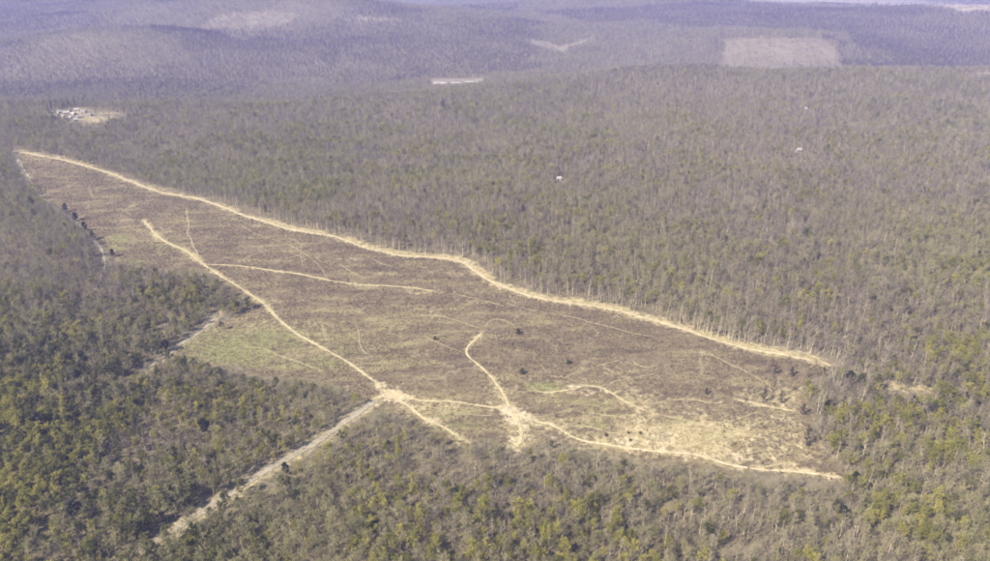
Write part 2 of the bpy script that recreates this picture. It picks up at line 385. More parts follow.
# ------------------------------------------------------------------ the ground: one sheet to the horizon
def graded(lo, hi, step, far_lo, far_hi, growth=1.09):
    a = list(np.arange(lo, hi+step*0.5, step))
    s = step; x = a[-1]
    while x < far_hi: s *= growth; x += s; a.append(x)
    s = step; x = a[0]; b = []
    while x > far_lo: s *= growth; x -= s; b.append(x)
    return np.array(b[::-1]+a)
gx = graded(-640, 620, 3.6, -42000, 42000, 1.055)
gy = graded(300, 1130, 3.6, -30000, 45000, 1.024)
gy = np.concatenate([graded(300, 310, 3.6, -30000, 310, 1.2)[:-3], gy[gy >= 300]])
GX, GY = np.meshgrid(gx, gy); fxx = GX.ravel(); fyy = GY.ravel()
gz = height(fxx, fyy)
near = (fyy > 200) & (fyy < 1800) & (np.abs(fxx) < 900)
def near_eval(fn):
    r = np.zeros(len(fxx)); r[near] = fn(fxx[near], fyy[near]); return r
A = {k: np.zeros(len(fxx)) for k in ('clear', 'dry', 'green', 'soil', 'field')}
A['clear'] = near_eval(lambda x, y: clear_mask(x, y).astype(float))
def px_blob(x, y, blobs):
    """soft patches given by pixel centre and radii, evaluated on the ground"""
    u, v = project(x, y, height(x, y)); r = np.zeros(len(x))
    for cu, cv, ru, rv, a in blobs:
        r = np.maximum(r, a*np.exp(-((u-cu)/ru)**2 - ((v-cv)/rv)**2))
    return r
GREEN = [(255,345,110,26,.75),(160,246,50,12,.5),(470,425,70,10,.6),(590,405,70,14,.5),(330,330,60,26,.4),(300,362,80,14,.6),(200,345,30,14,.6),(390,360,50,16,.45),(440,418,40,8,.55),(420,330,50,20,.3),(350,345,60,22,.5),(600,410,60,12,.45),(700,440,50,10,.4),(160,230,40,20,.35),(480,420,40,12,.5),(230,350,60,22,.95),(290,345,40,18,.8),(320,362,40,12,.7),(545,388,26,8,.95),(570,400,30,6,.6),(345,335,34,18,.55),(390,335,40,20,.45),(118,240,16,14,.8),(135,262,26,6,.7),
         (465,412,20,8,.6),(440,430,30,10,.6),(598,425,24,9,.75),(672,420,26,8,.6),(600,350,26,6,.35),(490,360,20,8,.45),(60,178,40,12,.3),(205,222,40,10,.25),(258,358,90,18,.7)]
DRY = [(690,432,130,30,.75),(790,445,50,28,.75),(560,420,70,22,.55),(420,405,50,12,.6),(720,440,110,26,.45),(600,432,60,14,.4),(680,430,120,30,.5),(430,412,60,16,.5),(560,340,120,10,.25),(770,440,60,40,.5),(640,425,190,34,.55),(500,405,120,26,.45),(740,400,90,26,.45),(300,330,90,20,.4),(570,365,80,14,.3),(110,190,60,16,.35),(20,160,22,14,.55),(60,160,60,8,.6),(150,188,60,8,.5),(600,440,60,14,.75),(700,445,80,20,.75),(640,400,60,18,.6),(790,440,40,30,.7),(560,425,40,16,.6),(780,398,40,20,.6),(430,408,60,14,.7),
       (520,430,30,18,.8),(310,350,60,14,.4),(260,330,60,20,.5),(440,292,60,6,.5),(500,300,60,10,.4),(700,365,60,10,.35),(620,375,40,14,.5),(350,260,40,10,.35),(240,225,60,10,.35),(905,388,40,8,.7),(560,380,60,10,.5)]
SOIL = [(655,436,50,12,.6),(740,455,60,9,.5),(780,418,34,8,.45),(590,392,50,6,.5),(640,446,60,8,.55),(780,462,60,10,.45),(690,410,40,8,.4),(600,372,24,5,.35),(400,400,22,9,.7),(518,418,20,10,.85),(514,440,12,12,.7),(560,440,20,6,.5),(700,456,40,6,.5),(760,440,30,8,.35),(600,400,40,6,.35),(690,385,30,5,.3),(620,362,20,4,.3),(500,312,30,5,.3),(420,290,40,4,.3),(110,178,20,5,.3),(630,440,26,7,.75),(660,448,40,6,.55),(392,395,16,7,.95),(410,406,16,6,.7),(432,421,18,5,.8),(508,410,14,7,.95),(522,432,14,14,.7),(468,264,8,5,.9),(505,287,12,4,.8),(645,317,12,4,.7),(600,388,26,4,.5),
        (650,370,16,4,.45),(770,405,36,4,.5),(640,410,24,5,.5),(355,284,26,4,.35),(305,250,16,6,.35),(700,412,30,5,.4),(740,350,40,4,.4),(570,386,40,4,.55),(800,470,30,4,.6),(380,385,9,6,.9)]
A['green'] = near_eval(lambda x, y: px_blob(x, y, GREEN)*(0.45+0.9*fbm(x, y, 40, 71)))
A['dry'] = near_eval(lambda x, y: px_blob(x, y, DRY)*(0.45+0.9*fbm(x, y, 34, 77)))
A['soil'] = near_eval(lambda x, y: px_blob(x, y, SOIL)*(0.5+0.9*fbm(x, y, 16, 83)))
def crest_dry(x, y):
    d, s = seg_dist(x, y, crest_xy); return 0.95*np.exp(-(d/np.where(s < 0, 12, 5))**2)*(0.1+1.3*fbm(x, y, 26, 90))
A['dry'] = np.maximum(A['dry'], near_eval(crest_dry))
for nm, w, wid, wear, lab in trail_w:
    def f(x, y, w=w, wid=wid, wear=wear):
        d, s = seg_dist(x, y, w[::2]); return wear*0.7*np.exp(-(d/(wid*0.8))**2)*(.45+.9*fbm(x, y, 22, 95))
    A['soil'] = np.maximum(A['soil'], near_eval(f))
    def f2(x, y, w=w, wid=wid, wear=wear):
        d, s = seg_dist(x, y, w[::2]); return wear*0.85*np.exp(-(d/(wid*2.0))**2)*(.2+1.2*fbm(x, y, 24, 97))
    A['dry'] = np.maximum(A['dry'], near_eval(f2))
for nm, w, wid, lab in road_w[:2]:
    def f(x, y, w=w, wid=wid):
        d, s = seg_dist(x, y, w[::2]); return 0.8*np.exp(-(d/(wid*1.3))**2)
    A['dry'] = np.maximum(A['dry'], near_eval(f))
A['dry'] = np.maximum(A['dry'], near_eval(lambda x, y: soft_poly(x, y, hamlet_w, 14)*(.1+.9*fbm(x, y, 22, 306))))
for k, (w, a) in far_w.items():
    A['field'] = np.maximum(A['field'], a*soft_poly(fxx, fyy, w, 12 if k != 'field_strip' else 60))
# patchwork of arable fields on the far plain
pl = sstep(5300, 6400, fyy)*(vnoise(np.floor(fxx/420)*97, np.floor((fyy+fxx*.2)/700)*131, 50, 5) > 0.62)
A['field'] = np.maximum(A['field'], pl*0.8)
nx_, ny_ = len(gx), len(gy)
idx = np.arange(nx_*ny_).reshape(ny_, nx_)
quads = np.stack([idx[:-1, :-1], idx[:-1, 1:], idx[1:, 1:], idx[1:, :-1]], -1).reshape(-1, 4)
me = bpy.data.meshes.new('ground'); me.vertices.add(len(fxx)); me.vertices.foreach_set('co', np.column_stack([fxx, fyy, gz]).ravel())
me.loops.add(quads.size); me.loops.foreach_set('vertex_index', quads.ravel().astype(np.int32))
me.polygons.add(len(quads)); me.polygons.foreach_set('loop_start', np.arange(0, quads.size, 4, dtype=np.int32)); me.polygons.foreach_set('loop_total', np.full(len(quads), 4, dtype=np.int32))
me.update(calc_edges=True); me.polygons.foreach_set('use_smooth', np.ones(len(quads), bool))
for k, v in A.items():
    at = me.attributes.new(k, 'FLOAT', 'POINT'); at.data.foreach_set('value', v.astype(np.float32))
me.materials.append(M['ground'])
tag(link('ground', me), kind='structure', label='rolling ground of heath, litter and far fields')

def ground_z(x, y):
    """height of the ground sheet itself (bilinear on its grid)"""
    x = np.asarray(x, float); y = np.asarray(y, float)
    i = np.clip(np.searchsorted(gx, x)-1, 0, nx_-2); j = np.clip(np.searchsorted(gy, y)-1, 0, ny_-2)
    tx = (x-gx[i])/(gx[i+1]-gx[i]); ty = (y-gy[j])/(gy[j+1]-gy[j]); Z = gz.reshape(ny_, nx_)
    return (Z[j, i]*(1-tx)+Z[j, i+1]*tx)*(1-ty) + (Z[j+1, i]*(1-tx)+Z[j+1, i+1]*tx)*ty

# ------------------------------------------------------------------ paths and roads: strips laid on the ground
def strip(name, line, width, mat, label, seed, lift, wander=0.8):
    p, t = resample(line, 2.4)
    tan = np.gradient(p, axis=0); tan /= np.maximum(np.hypot(tan[:, 0], tan[:, 1])[:, None], 1e-6)
    nor = np.column_stack([-tan[:, 1], tan[:, 0]])
    wob = (fbm(t, t*0+seed*7, 30, seed)-0.5)*wander*2.6
    p = p + nor*wob[:, None]
    half = width*0.5*(0.45+1.1*fbm(t, t*0+seed*3, 24, seed+5))*1.4
    endt = np.minimum(1, np.minimum(np.arange(len(p))+1, len(p)-np.arange(len(p)))/5.0)
    cols = [-1, -.62, -.25, .25, .62, 1]; core = [0, .55, 1, 1, .55, 0]
    v = []; cv = []
    for k in range(len(p)):
        for c, q in zip(cols, core):
            x, y = p[k] + nor[k]*half[k]*c
            v.append((x, y)); cv.append(q*endt[k] + (1-endt[k])*0.1*q)
    v = np.array(v); z = ground_z(v[:, 0], v[:, 1]) + lift + 0.05*np.tile(np.array(core), len(p))
    n = len(cols)
    f = [(k*n+c, k*n+c+1, (k+1)*n+c+1, (k+1)*n+c) for k in range(len(p)-1) for c in range(n-1)]
    me = mesh_from(name, np.column_stack([v, z]), f, [mat])
    at = me.attributes.new('core', 'FLOAT', 'POINT'); at.data.foreach_set('value', np.array(cv, np.float32))
    me.polygons.foreach_set('use_smooth', np.ones(len(f), bool))
    tag(link(name, me), kind='structure', label=label)
for k, (nm, w, wid, wear, lab) in enumerate(trail_w):
    strip(nm, w, wid*(.78 if wear > .96 else .74), M['path'] if wear > .92 else M['mid'] if wear > .65 else M['faint'], lab, 100+k, 0.10+0.006*k, .9 if wear > .65 else 2.6)
for k, (nm, w, wid, lab) in enumerate(road_w):
    strip(nm, w, wid, M['road'], lab, 300+k, 0.32+0.006*k, 0.5)

# ------------------------------------------------------------------ plant shapes
class Geo:
    def __init__(s): s.v = []; s.f = []
    def tube(s, a, b, ra, rb, n=4):
        a = np.array(a, float); b = np.array(b, float); d = b-a; d /= max(np.linalg.norm(d), 1e-6)
        u = np.cross(d, (0.31, 0.87, 0.12)); u /= max(np.linalg.norm(u), 1e-6); w = np.cross(d, u); k = len(s.v)
        for r, c in ((ra, a), (rb, b)):
            for i in range(n):
                t = 2*PI*i/n; s.v.append(tuple(c + r*(u*math.cos(t)+w*math.sin(t))))
        for i in range(n): s.f.append((k+i, k+(i+1) % n, k+n+(i+1) % n, k+n+i))
    def spike(s, a, b, w, R):
        a = np.array(a, float); b = np.array(b, float); d = b-a
        u = np.cross(d, R.normal(size=3)); u = u/max(np.linalg.norm(u), 1e-6)*w*0.5; k = len(s.v)
        s.v += [tuple(a-u), tuple(a+u), tuple(b)]; s.f.append((k, k+1, k+2))
    def leaf(s, c, size, R, up=0.3):
        nrm = R.normal(size=3); nrm[2] = abs(nrm[2])+up; nrm /= np.linalg.norm(nrm)
        u = np.cross(nrm, R.normal(size=3)); u /= max(np.linalg.norm(u), 1e-6); w = np.cross(nrm, u); c = np.array(c); k = len(s.v)
        l = size*R.uniform(.7, 1.3); q = size*R.uniform(.45, .8)
        s.v += [tuple(c-u*l), tuple(c-w*q), tuple(c+u*l), tuple(c+w*q)]; s.f.append((k, k+1, k+2, k+3))
def broadleaf(seed, H=15.0, spread=3.2, fork=0.45, limbs=8, leaf=0, leafsize=.3, twigs=7, twigw=.09, lean=.4):
    """a tapered trunk with limbs (wood) and its twigs or leaves (crown)"""
    R = np.random.default_rng(seed); wood = Geo(); crown = Geo()
    pts = [np.zeros(3)]; n = 5
    for k in range(1, n+1): pts.append(np.array([R.normal()*lean*k/n, R.normal()*lean*k/n, H*0.86*k/n]))
    r0 = H*0.0165
    pts[0] = np.array([0, 0, -0.6])
    for k in range(n): wood.tube(pts[k], pts[k+1], r0*(1-k/n*.86)*(1.25 if k == 0 else 1), r0*(1-(k+1)/n*.86), 5)
    def at(t):
        t = min(max(t, 0), .999)*n; k = int(t); return pts[k]*(1-(t-k)) + pts[k+1]*(t-k)
    for i in range(limbs):
        t = fork + (0.98-fork)*(i+R.uniform(0, .8))/limbs
        a0 = at(t); az = i*2.4+R.uniform(-.5, .5); top = (t-fork)/(1-fork)
        L = spread*(1.25-0.55*top)*R.uniform(.8, 1.2)
        el = 0.55+0.55*top+R.uniform(-.15, .2)
        d = np.array([math.cos(az)*math.cos(el), math.sin(az)*math.cos(el), math.sin(el)])
        mid = a0+d*L*.5; d2 = d+np.array([0, 0, .35])+R.normal(size=3)*.12; d2 /= np.linalg.norm(d2); end = mid+d2*L*.6
        rl = r0*(.42-.2*top)
        wood.tube(a0, mid, rl, rl*.65, 3); wood.tube(mid, end, rl*.65, rl*.2, 3)
        for j in range(6):
            s = R.uniform(.25, 1.0); b0 = a0*(1-s*2)+mid*s*2 if s < .5 else mid*(2-2*s)+end*(2*s-1)
            e = d*.5+R.normal(size=3)*.6+np.array([0, 0, .55]); e /= np.linalg.norm(e); bl = L*R.uniform(.28, .55); b1 = b0+e*bl
            crown.spike(b0, b1, .13, R); crown.spike(b0, b1, .13, R)
            for q in range(twigs):
                s2 = R.uniform(.2, 1); c0 = b0*(1-s2)+b1*s2; g = e*.7+R.normal(size=3)*.65+np.array([0, 0, .25]); g /= np.linalg.norm(g)
                c1 = c0+g*R.uniform(.6, 1.5)
                crown.spike(c0, c1, twigw*R.uniform(.7, 1.3), R)
                for w in range(leaf):
                    crown.leaf(c0+(c1-c0)*R.uniform(.1, 1.1)+R.normal(size=3)*.28, leafsize, R)
    return wood, crown
def blob_tree(seed, H, rad, base, n, size, lobes=9):
    """short stem under a dense uneven crown of leaf clumps"""
    R = np.random.default_rng(seed); wood = Geo(); crown = Geo()
    wood.tube((0, 0, -.5), (0, 0, H*.35), H*.022, H*.016, 5); wood.tube((0, 0, H*.35), (R.normal()*.3, R.normal()*.3, H*.8), H*.016, H*.004, 5)
    L = []
    for i in range(lobes):
        t = (i+.5)/lobes; az = i*2.4+R.uniform(-.4, .4); rr = rad*(math.sin(PI*min(1, .2+t*.85))**.7)
        c = np.array([math.cos(az)*rr*R.uniform(.25, .7), math.sin(az)*rr*R.uniform(.25, .7), base+(H-base)*(.12+.78*t)]); L.append((c, rad*R.uniform(.35, .55)))
        wood.tube((0, 0, c[2]*.6), c, H*.008, H*.003, 3)
    for i in range(n):
        c, r = L[R.integers(lobes)]; d = R.normal(size=3); d /= np.linalg.norm(d)
        crown.leaf(c+d*r*(R.uniform(.35, 1.12)), size, R)
    return wood, crown
def conifer(seed, H=17, rad=2.6):
    R = np.random.default_rng(seed); wood = Geo(); crown = Geo()
    wood.tube((0, 0, -.5), (0, 0, H*.5), H*.016, H*.01, 5); wood.tube((0, 0, H*.5), (0, 0, H), H*.01, .02, 5)
    for k in range(15):
        t = k/14; z = H*(.10+.87*t); r = rad*(1-t)**.85+.2
        for j in range(9):
            az = j*2*PI/9+k*.35+R.uniform(-.2, .2); q = r*R.uniform(.75, 1.15)
            b = np.array([math.cos(az)*q, math.sin(az)*q, z-q*.28]); a = np.array([0, 0, z])
            crown.spike(a, b, .10, R)
            for w in range(4):
                s = .3+.7*w/3; crown.leaf(a*(1-s)+b*s+R.normal(size=3)*.12, .42*(1.25-.5*s), R, .8)
    return wood, crown
def tuft(seed, H, rad, n, w, lean=.7):
    R = np.random.default_rng(seed); g = Geo()
    for i in range(n):
        az = R.uniform(0, 2*PI); r = rad*math.sqrt(R.uniform(0, 1)); a = np.array([math.cos(az)*r*.6, math.sin(az)*r*.6, -.05])
        b = a+np.array([math.cos(az)*rad*lean*R.uniform(.1, 1), math.sin(az)*rad*lean*R.uniform(.1, 1), H*R.uniform(.5, 1.1)])
        g.spike(a, b, w*R.uniform(.6, 1.4), R)
    return g
def shrub(seed, H, rad, n, w, leaf=0, size=.2):
    R = np.random.default_rng(seed); wood = Geo(); crown = Geo()
    for i in range(7):
        az = i*2.4; e = np.array([math.cos(az)*rad*.6, math.sin(az)*rad*.6, H*R.uniform(.6, .9)]); wood.tube((0, 0, -.1), e, .07, .02, 3)
        for j in range(n):
            s = R.uniform(.3, 1); a = e*s; g = R.normal(size=3)+np.array([math.cos(az)*.4, math.sin(az)*.4, .7]); g /= np.linalg.norm(g); b = a+g*H*R.uniform(.15, .42)
            crown.spike(a, b, w, R)
            for q in range(leaf): crown.leaf(a+(b-a)*R.uniform(.2, 1)+R.normal(size=3)*.1, size, R)
    return wood, crown

# ------------------------------------------------------------------ kinds of plant
KINDS = []     # (wood mesh, crown mesh, joined mesh, height, look)
def add_kind(wc, wm, cm, look, H):
    wood, crown = wc
    a = mesh_from('trunk', wood.v, wood.f, [M[wm]]); b = mesh_from('crown', crown.v, crown.f, [M[cm]])
    off = len(wood.v)
    j = mesh_from('tree', wood.v+crown.v, wood.f+[tuple(i+off for i in f) for f in crown.f], [M[wm], M[cm]], [0]*len(wood.f)+[1]*len(crown.f))
    KINDS.append((a, b, j, H, look)); return len(KINDS)-1
BARE = [add_kind(broadleaf(10+k, 14+k*.6, 3.3+.2*k, .30+.03*k, 9), 'bark', 'twig', 'bare grey-brown', 14+k*.6) for k in range(5)]
SLIM = [add_kind(broadleaf(30+k, 16.5, 2.4, .42, 8, twigs=6), 'pale', 'twig', 'slim bare pale-stemmed', 16.5) for k in range(2)]
VIO = [add_kind(broadleaf(35+k, 15, 3.0, .4, 8), 'violet', 'violet', 'bare violet-brown', 15) for k in range(2)]
BUD = [add_kind(broadleaf(40+k, 14, 3.6, .28, 9, leaf=1, leafsize=.20), 'bark', 'bud', 'budding olive-brown', 14) for k in range(3)]
LEAF = [add_kind(broadleaf(50+k, 12+k, 3.6, .22, 9, leaf=2, leafsize=.30), 'bark', 'leaf', 'yellow-green leafing', 12+k) for k in range(3)]
DARK = [add_kind(broadleaf(60+k, 12+k, 3.5, .2, 9, leaf=2, leafsize=.36), 'bark', 'olive', 'dark olive-leaved', 12+k) for k in range(2)]
SHRUB = [add_kind(shrub(70+k, 3.6, 2.4, 16, .07, 1 if k else 0, .2), 'bark', 'bud' if k else 'twig', 'low thicket', 3.6) for k in range(2)]
EVER = [add_kind(blob_tree(80+k, 10+2*k, 3.0, 1.2, 900, .42), 'bark', 'ever', 'dark evergreen', 10+2*k) for k in range(2)]
IVY = [add_kind(broadleaf(95+k, 14, 1.9, .12, 10, leaf=1, leafsize=.3, twigs=8), 'violet', 'ivy', 'dark ivy-clad', 14) for k in range(2)]
def proto_collection(name, meshes):
    c = bpy.data.collections.new(name)
    for k, m in enumerate(meshes):
        o = bpy.data.objects.new('%s_kind_%02d' % (name, k), m); c.objects.link(o)
    return c
TREES = proto_collection('forest_tree', [k[2] for k in KINDS])
def g1(g, mat): return mesh_from('tuft', g.v, g.f, [M[mat]])
def joined(wc, wm, cm):
    w, c = wc; off = len(w.v)
    return mesh_from('heath_bush', w.v+c.v, w.f+[tuple(i+off for i in f) for f in c.f], [M[wm], M[cm]], [0]*len(w.f)+[1]*len(c.f))
LOW = proto_collection('ground_cover', [joined(shrub(90, 1.0, .9, 9, .05), 'heath', 'heath'), joined(shrub(91, 1.4, 1.1, 10, .06), 'heath', 'heath'), g1(tuft(92, .55, .8, 44, .09), 'straw'), g1(tuft(93, .7, .9, 44, .1), 'straw'),
        g1(tuft(94, .4, .9, 44, .1), 'grass'), joined(shrub(95, 2.2, 1.5, 12, .06), 'bark', 'twig')])

# ------------------------------------------------------------------ masses: scattered points with geometry nodes
def scatter_tree(name, coll):
    ng = bpy.data.node_groups.new(name, 'GeometryNodeTree')
    ng.interface.new_socket('Geometry', in_out='INPUT', socket_type='NodeSocketGeometry'); ng.interface.new_socket('Geometry', in_out='OUTPUT', socket_type='NodeSocketGeometry')
    n, l = ng.nodes, ng.links
    gi = n.new('NodeGroupInput'); go = n.new('NodeGroupOutput'); ins = n.new('GeometryNodeInstanceOnPoints')
    ci = n.new('GeometryNodeCollectionInfo'); ci.inputs['Collection'].default_value = coll; ci.inputs['Separate Children'].default_value = True; ci.inputs['Reset Children'].default_value = True
    def na(nm, ty):
        a = n.new('GeometryNodeInputNamedAttribute'); a.data_type = ty; a.inputs['Name'].default_value = nm; return a.outputs[0]
    l.new(gi.outputs[0], ins.inputs['Points']); l.new(ci.outputs[0], ins.inputs['Instance']); ins.inputs['Pick Instance'].default_value = True
    l.new(na('plant', 'INT'), ins.inputs['Instance Index']); l.new(na('turn', 'FLOAT_VECTOR'), ins.inputs['Rotation']); l.new(na('size', 'FLOAT_VECTOR'), ins.inputs['Scale'])
    l.new(ins.outputs[0], go.inputs[0]); return ng
def mass(name, label, coll, x, y, kind, size, category, squat=0.0):
    squat = np.broadcast_to(np.asarray(squat, float), x.shape)
    z = ground_z(x, y)
    me = bpy.data.meshes.new(name); me.vertices.add(len(x)); me.vertices.foreach_set('co', np.column_stack([x, y, z]).ravel())
    a = me.attributes.new('plant', 'INT', 'POINT'); a.data.foreach_set('value', kind.astype(np.int32))
    t = np.column_stack([rng.normal(0, .05, len(x)), rng.normal(0, .05, len(x)), rng.uniform(0, 2*PI, len(x))])
    a = me.attributes.new('turn', 'FLOAT_VECTOR', 'POINT'); a.data.foreach_set('vector', t.ravel())
    s = np.column_stack([size*(1+squat)*rng.uniform(.88, 1.12, len(x)), size*(1+squat)*rng.uniform(.88, 1.12, len(x)), size*(1-.8*squat)*rng.uniform(.9, 1.12, len(x))])
    a = me.attributes.new('size', 'FLOAT_VECTOR', 'POINT'); a.data.foreach_set('vector', s.ravel())
    o = link(name, me); md = o.modifiers.new('scatter', 'NODES'); md.node_group = scatter_tree(name, coll)
    tag(o, label, category, kind='stuff'); return o
def jitter_grid(x0, x1, y0, y1, step):
    X, Y = np.meshgrid(np.arange(x0, x1, step), np.arange(y0, y1, step)); X = X.ravel(); Y = Y.ravel()
    return X+rng.uniform(-.48, .48, len(X))*step, Y+rng.uniform(-.48, .48, len(Y))*step
HOUSE_SPOTS = [unproject([p])[0] for p in ((798,152),(805,110),(559,180))]
def open_ground(x, y):
    """True where no forest tree grows"""
    m = np.zeros(len(x), bool); nr = (y < 1800)
    xn, yn = x[nr], y[nr]; r = clear_mask(xn, yn) | (in_poly(xn+(fbm(xn, yn, 18, 300)-.5)*44, yn+(fbm(xn, yn, 18, 303)-.5)*60, hamlet_w) & (rng.uniform(0, 1, len(xn)) < .95))
    for nm, w, wid, lab in road_w:
        d, s = seg_dist(xn, yn, w[::2])
        r |= d < (wid*0.5+{'forest_road': 2.2, 'meadow_road': 2.5, 'valley_road': 0.2}[nm])
    for nm, w, wid, wear, lab in trail_w:
        if nm in ('crest_path', 'east_path', 'hamlet_track', 'gully_path'):
            d, s = seg_dist(xn, yn, w[::2]); r |= d < wid*0.5+1.2
    m[nr] = r
    fr = ~nr; r = np.zeros(fr.sum(), bool)
    for k, (w, a) in far_w.items():
        if a > .2: r |= (rng.uniform(0, 1, fr.sum()) < (.97 if k == 'field_strip' else .86 if a > .25 else .6)) & in_poly(x[fr]+rng.normal(0, 6, fr.sum()), y[fr]+rng.normal(0, 6, fr.sum()), w)
    m[fr] = r
    for k in ('barn_yard',): m |= in_poly(x, y+14, far_w[k][0]) | in_poly(x, y, far_w[k][0]) | in_poly(x, y+40, far_w[k][0])
    for hx, hy in HOUSE_SPOTS: m |= ((x-hx)/11)**2 + ((y-hy+22)/34)**2 < 1
    return m
bands = [(225, 1150, 4.2, .80), (1150, 2300, 6.2, .88), (2300, 4200, 9.5, 1.1), (4200, 7200, 17.0, 1.6)]
FX, FY, FS = [], [], []
for y0, y1, st, sc_ in bands:
    x, y = jitter_grid(-.68*y1-120, .68*y1+120, y0, y1, st)
    k = np.abs(x) < .66*y+115; x, y = x[k], y[k]
    k = ~open_ground(x, y); x, y = x[k], y[k]
    FX.append(x); FY.append(y); FS.append(np.full(len(x), sc_))
FX = np.concatenate(FX); FY = np.concatenate(FY); FS = np.concatenate(FS)
pu, pv = project(FX, FY, height(FX, FY))
# which kind grows where: leafing stands in patches, more of them low on the left and along the bottom
patch = fbm(FX, FY, 150, 201); patch2 = fbm(FX, FY, 60, 207)
left = sstep(330, 40, pu)*sstep(240, 420, pv); bottom = sstep(455, 540, pv); edge_r = sstep(780, 960, pu)*sstep(180, 300, pv); band = np.exp(-((pu-380)/280)**2-((pv-155)/40)**2)
p_leaf = np.clip(.04 + .75*sstep(.48, .72, patch2)*(.22+.85*left+.20*bottom+.30*edge_r+.3*band) + .06*left, 0, .75)*sstep(2600, 1300, FY)
p_dark = np.clip(.005 + .50*left*sstep(.36, .62, patch) + .04*edge_r + .02*bottom, 0, .55)*sstep(2200, 1300, FY)  # extra dark trees low left also stand in for darkening towards the frame edge
p_bud = np.clip(.16 + .5*sstep(.42, .66, patch)*(.6+.4*left+.7*band+.4*edge_r+.4*bottom), 0, .65)
p_shrub = .07
r = rng.uniform(0, 1, len(FX)); pick = rng.integers(0, 1000, len(FX))
FK = np.where(r < p_leaf, np.array(LEAF)[pick % 3], np.where(r < p_leaf+p_dark, np.array(DARK)[pick % 2], np.where(r < p_leaf+p_dark+p_bud, np.array(BUD)[pick % 3],
     np.where(r < p_leaf+p_dark+p_bud+p_shrub, np.array(SHRUB)[pick % 2], np.array(BARE+SLIM)[pick % 7]))))
k = (rng.uniform(0, 1, len(FX)) < .10+.60*left+.10*bottom+.10*edge_r) & np.isin(FK, BARE+SLIM); FK[k] = np.array(VIO)[pick[k] % 2]  # violet trees low left likewise carry the edge darkening in their colour
FS = FS*np.where(rng.uniform(0, 1, len(FX)) < .3, rng.uniform(.5, .8, len(FX)), rng.uniform(.82, 1.22, len(FX)))*np.where(rng.uniform(0, 1, len(FX)) < .05, 1.25, 1)*(.78+.5*fbm(FX, FY, 90, 260))*(.82+.36*fbm(FX, FY, 260, 263))
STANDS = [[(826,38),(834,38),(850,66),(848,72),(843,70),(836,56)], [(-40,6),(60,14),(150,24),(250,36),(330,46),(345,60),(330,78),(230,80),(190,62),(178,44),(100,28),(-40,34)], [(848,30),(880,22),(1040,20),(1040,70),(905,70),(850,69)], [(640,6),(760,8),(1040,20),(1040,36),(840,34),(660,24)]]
for st in STANDS:                                           # darker stands on the far hills, slope and edge shade partly put into their colour
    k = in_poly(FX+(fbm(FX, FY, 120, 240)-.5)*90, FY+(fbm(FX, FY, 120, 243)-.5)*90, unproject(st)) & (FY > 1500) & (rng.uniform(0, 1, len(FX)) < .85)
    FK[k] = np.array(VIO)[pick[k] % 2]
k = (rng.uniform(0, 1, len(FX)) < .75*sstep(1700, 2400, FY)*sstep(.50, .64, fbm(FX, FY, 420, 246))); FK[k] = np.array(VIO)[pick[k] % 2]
dcr, scr = seg_dist(FX, FY, crest_xy)
rim = (dcr < 20) & (FY < 1000); FK[rim] = np.array(SLIM+SLIM+SLIM+BARE[:1]+SHRUB[:1])[pick[rim] % 8]  # paler trunks along the rim put the sunlit forest edge into bark colour
# young growth, not full trees, on the margin before the clearing and beside the roads
hpx = np.array([k[3] for k in KINDS])[FK]*FS
tu, tv = project(FX, FY, height(FX, FY)+hpx*.9)
mu, mv = project(FX, FY, height(FX, FY)+hpx*.45)
low = (in_poly(tu, tv, CLEAR_PX) | in_poly(mu, mv, CLEAR_PX)) & (FY < 1200)
rows = np.zeros(len(FX), bool)
for nm, px, wid, lab in ROADS[:2]:
    for au, av in ((tu, tv), (mu, mv)):
        d, _ = seg_dist(au, av, px); rows |= (d < (4.8 if nm == 'forest_road' else 4.2)) & (FY < 1100) & (au > (140+120*(pick % 3)/2 if nm == 'forest_road' else 168))
for px in (TRAILS[-1][1], [(98,247),(104,253),(106,262)]):
    for au, av in ((tu, tv), (mu, mv)):
        rows |= (seg_dist(au, av, px)[0] < 4.0) & (FY < 1200)
low |= rows
stay = (~low | (rng.uniform(0, 1, len(FX)) < np.where(rows, .4, .6))) & ~((dcr < 14) & (FY < 1300) & (fbm(FX, FY, 22, 270) < .5)) & ~((fbm(FX, FY, 26, 273) < .19) & (FY < 2000))
FK[low] = np.array(SHRUB+BUD[:1]+SHRUB)[pick[low] % 5]; FS[low] = np.where(np.isin(FK[low], SHRUB), rng.uniform(.4, .8, low.sum()), rng.uniform(.16, .34, low.sum()))
FX, FY, FS, FK, pu, pv, dcr, scr, pick = [a[stay] for a in (FX, FY, FS, FK, pu, pv, dcr, scr, pick)]

# the largest 270 trees in the picture stand as things of their own
hpx = np.array([k[3] for k in KINDS])[FK]*FS
tu, tv = project(FX, FY, height(FX, FY)+hpx)
seen = (FY < 900) & (pu > 4) & (pu < 986) & (tv < 549) & (tv > 0) & ~np.isin(FK, SHRUB)
sizepx = np.where(seen, pv-tv, 0)
front = np.argsort(-sizepx*(1+.6*(pv > 500)))[:268]
rest = np.ones(len(FX), bool); rest[front] = False
west = (pu < 400) & (pv > 250+0*pu) & (dcr > 20)
road_line = road_w[0][1]
dr, sr = seg_dist(FX, FY, road_line[::2])
behind = scr < 0 if (scr[(pv < 150) & (pv > 100)] < 0).mean() > .5 else scr > 0
areas = [
 ('forest_upland', 'bare grey forest on the upland behind the crest path', rest & (FY < 1900) & behind),
 ('forest_lowland', 'mixed olive and grey woods in front of and left of the clearing', rest & (FY < 1900) & ~behind),
 ('forest_hills', 'hazy violet forest covering the far hills', rest & (FY >= 1900)),
]
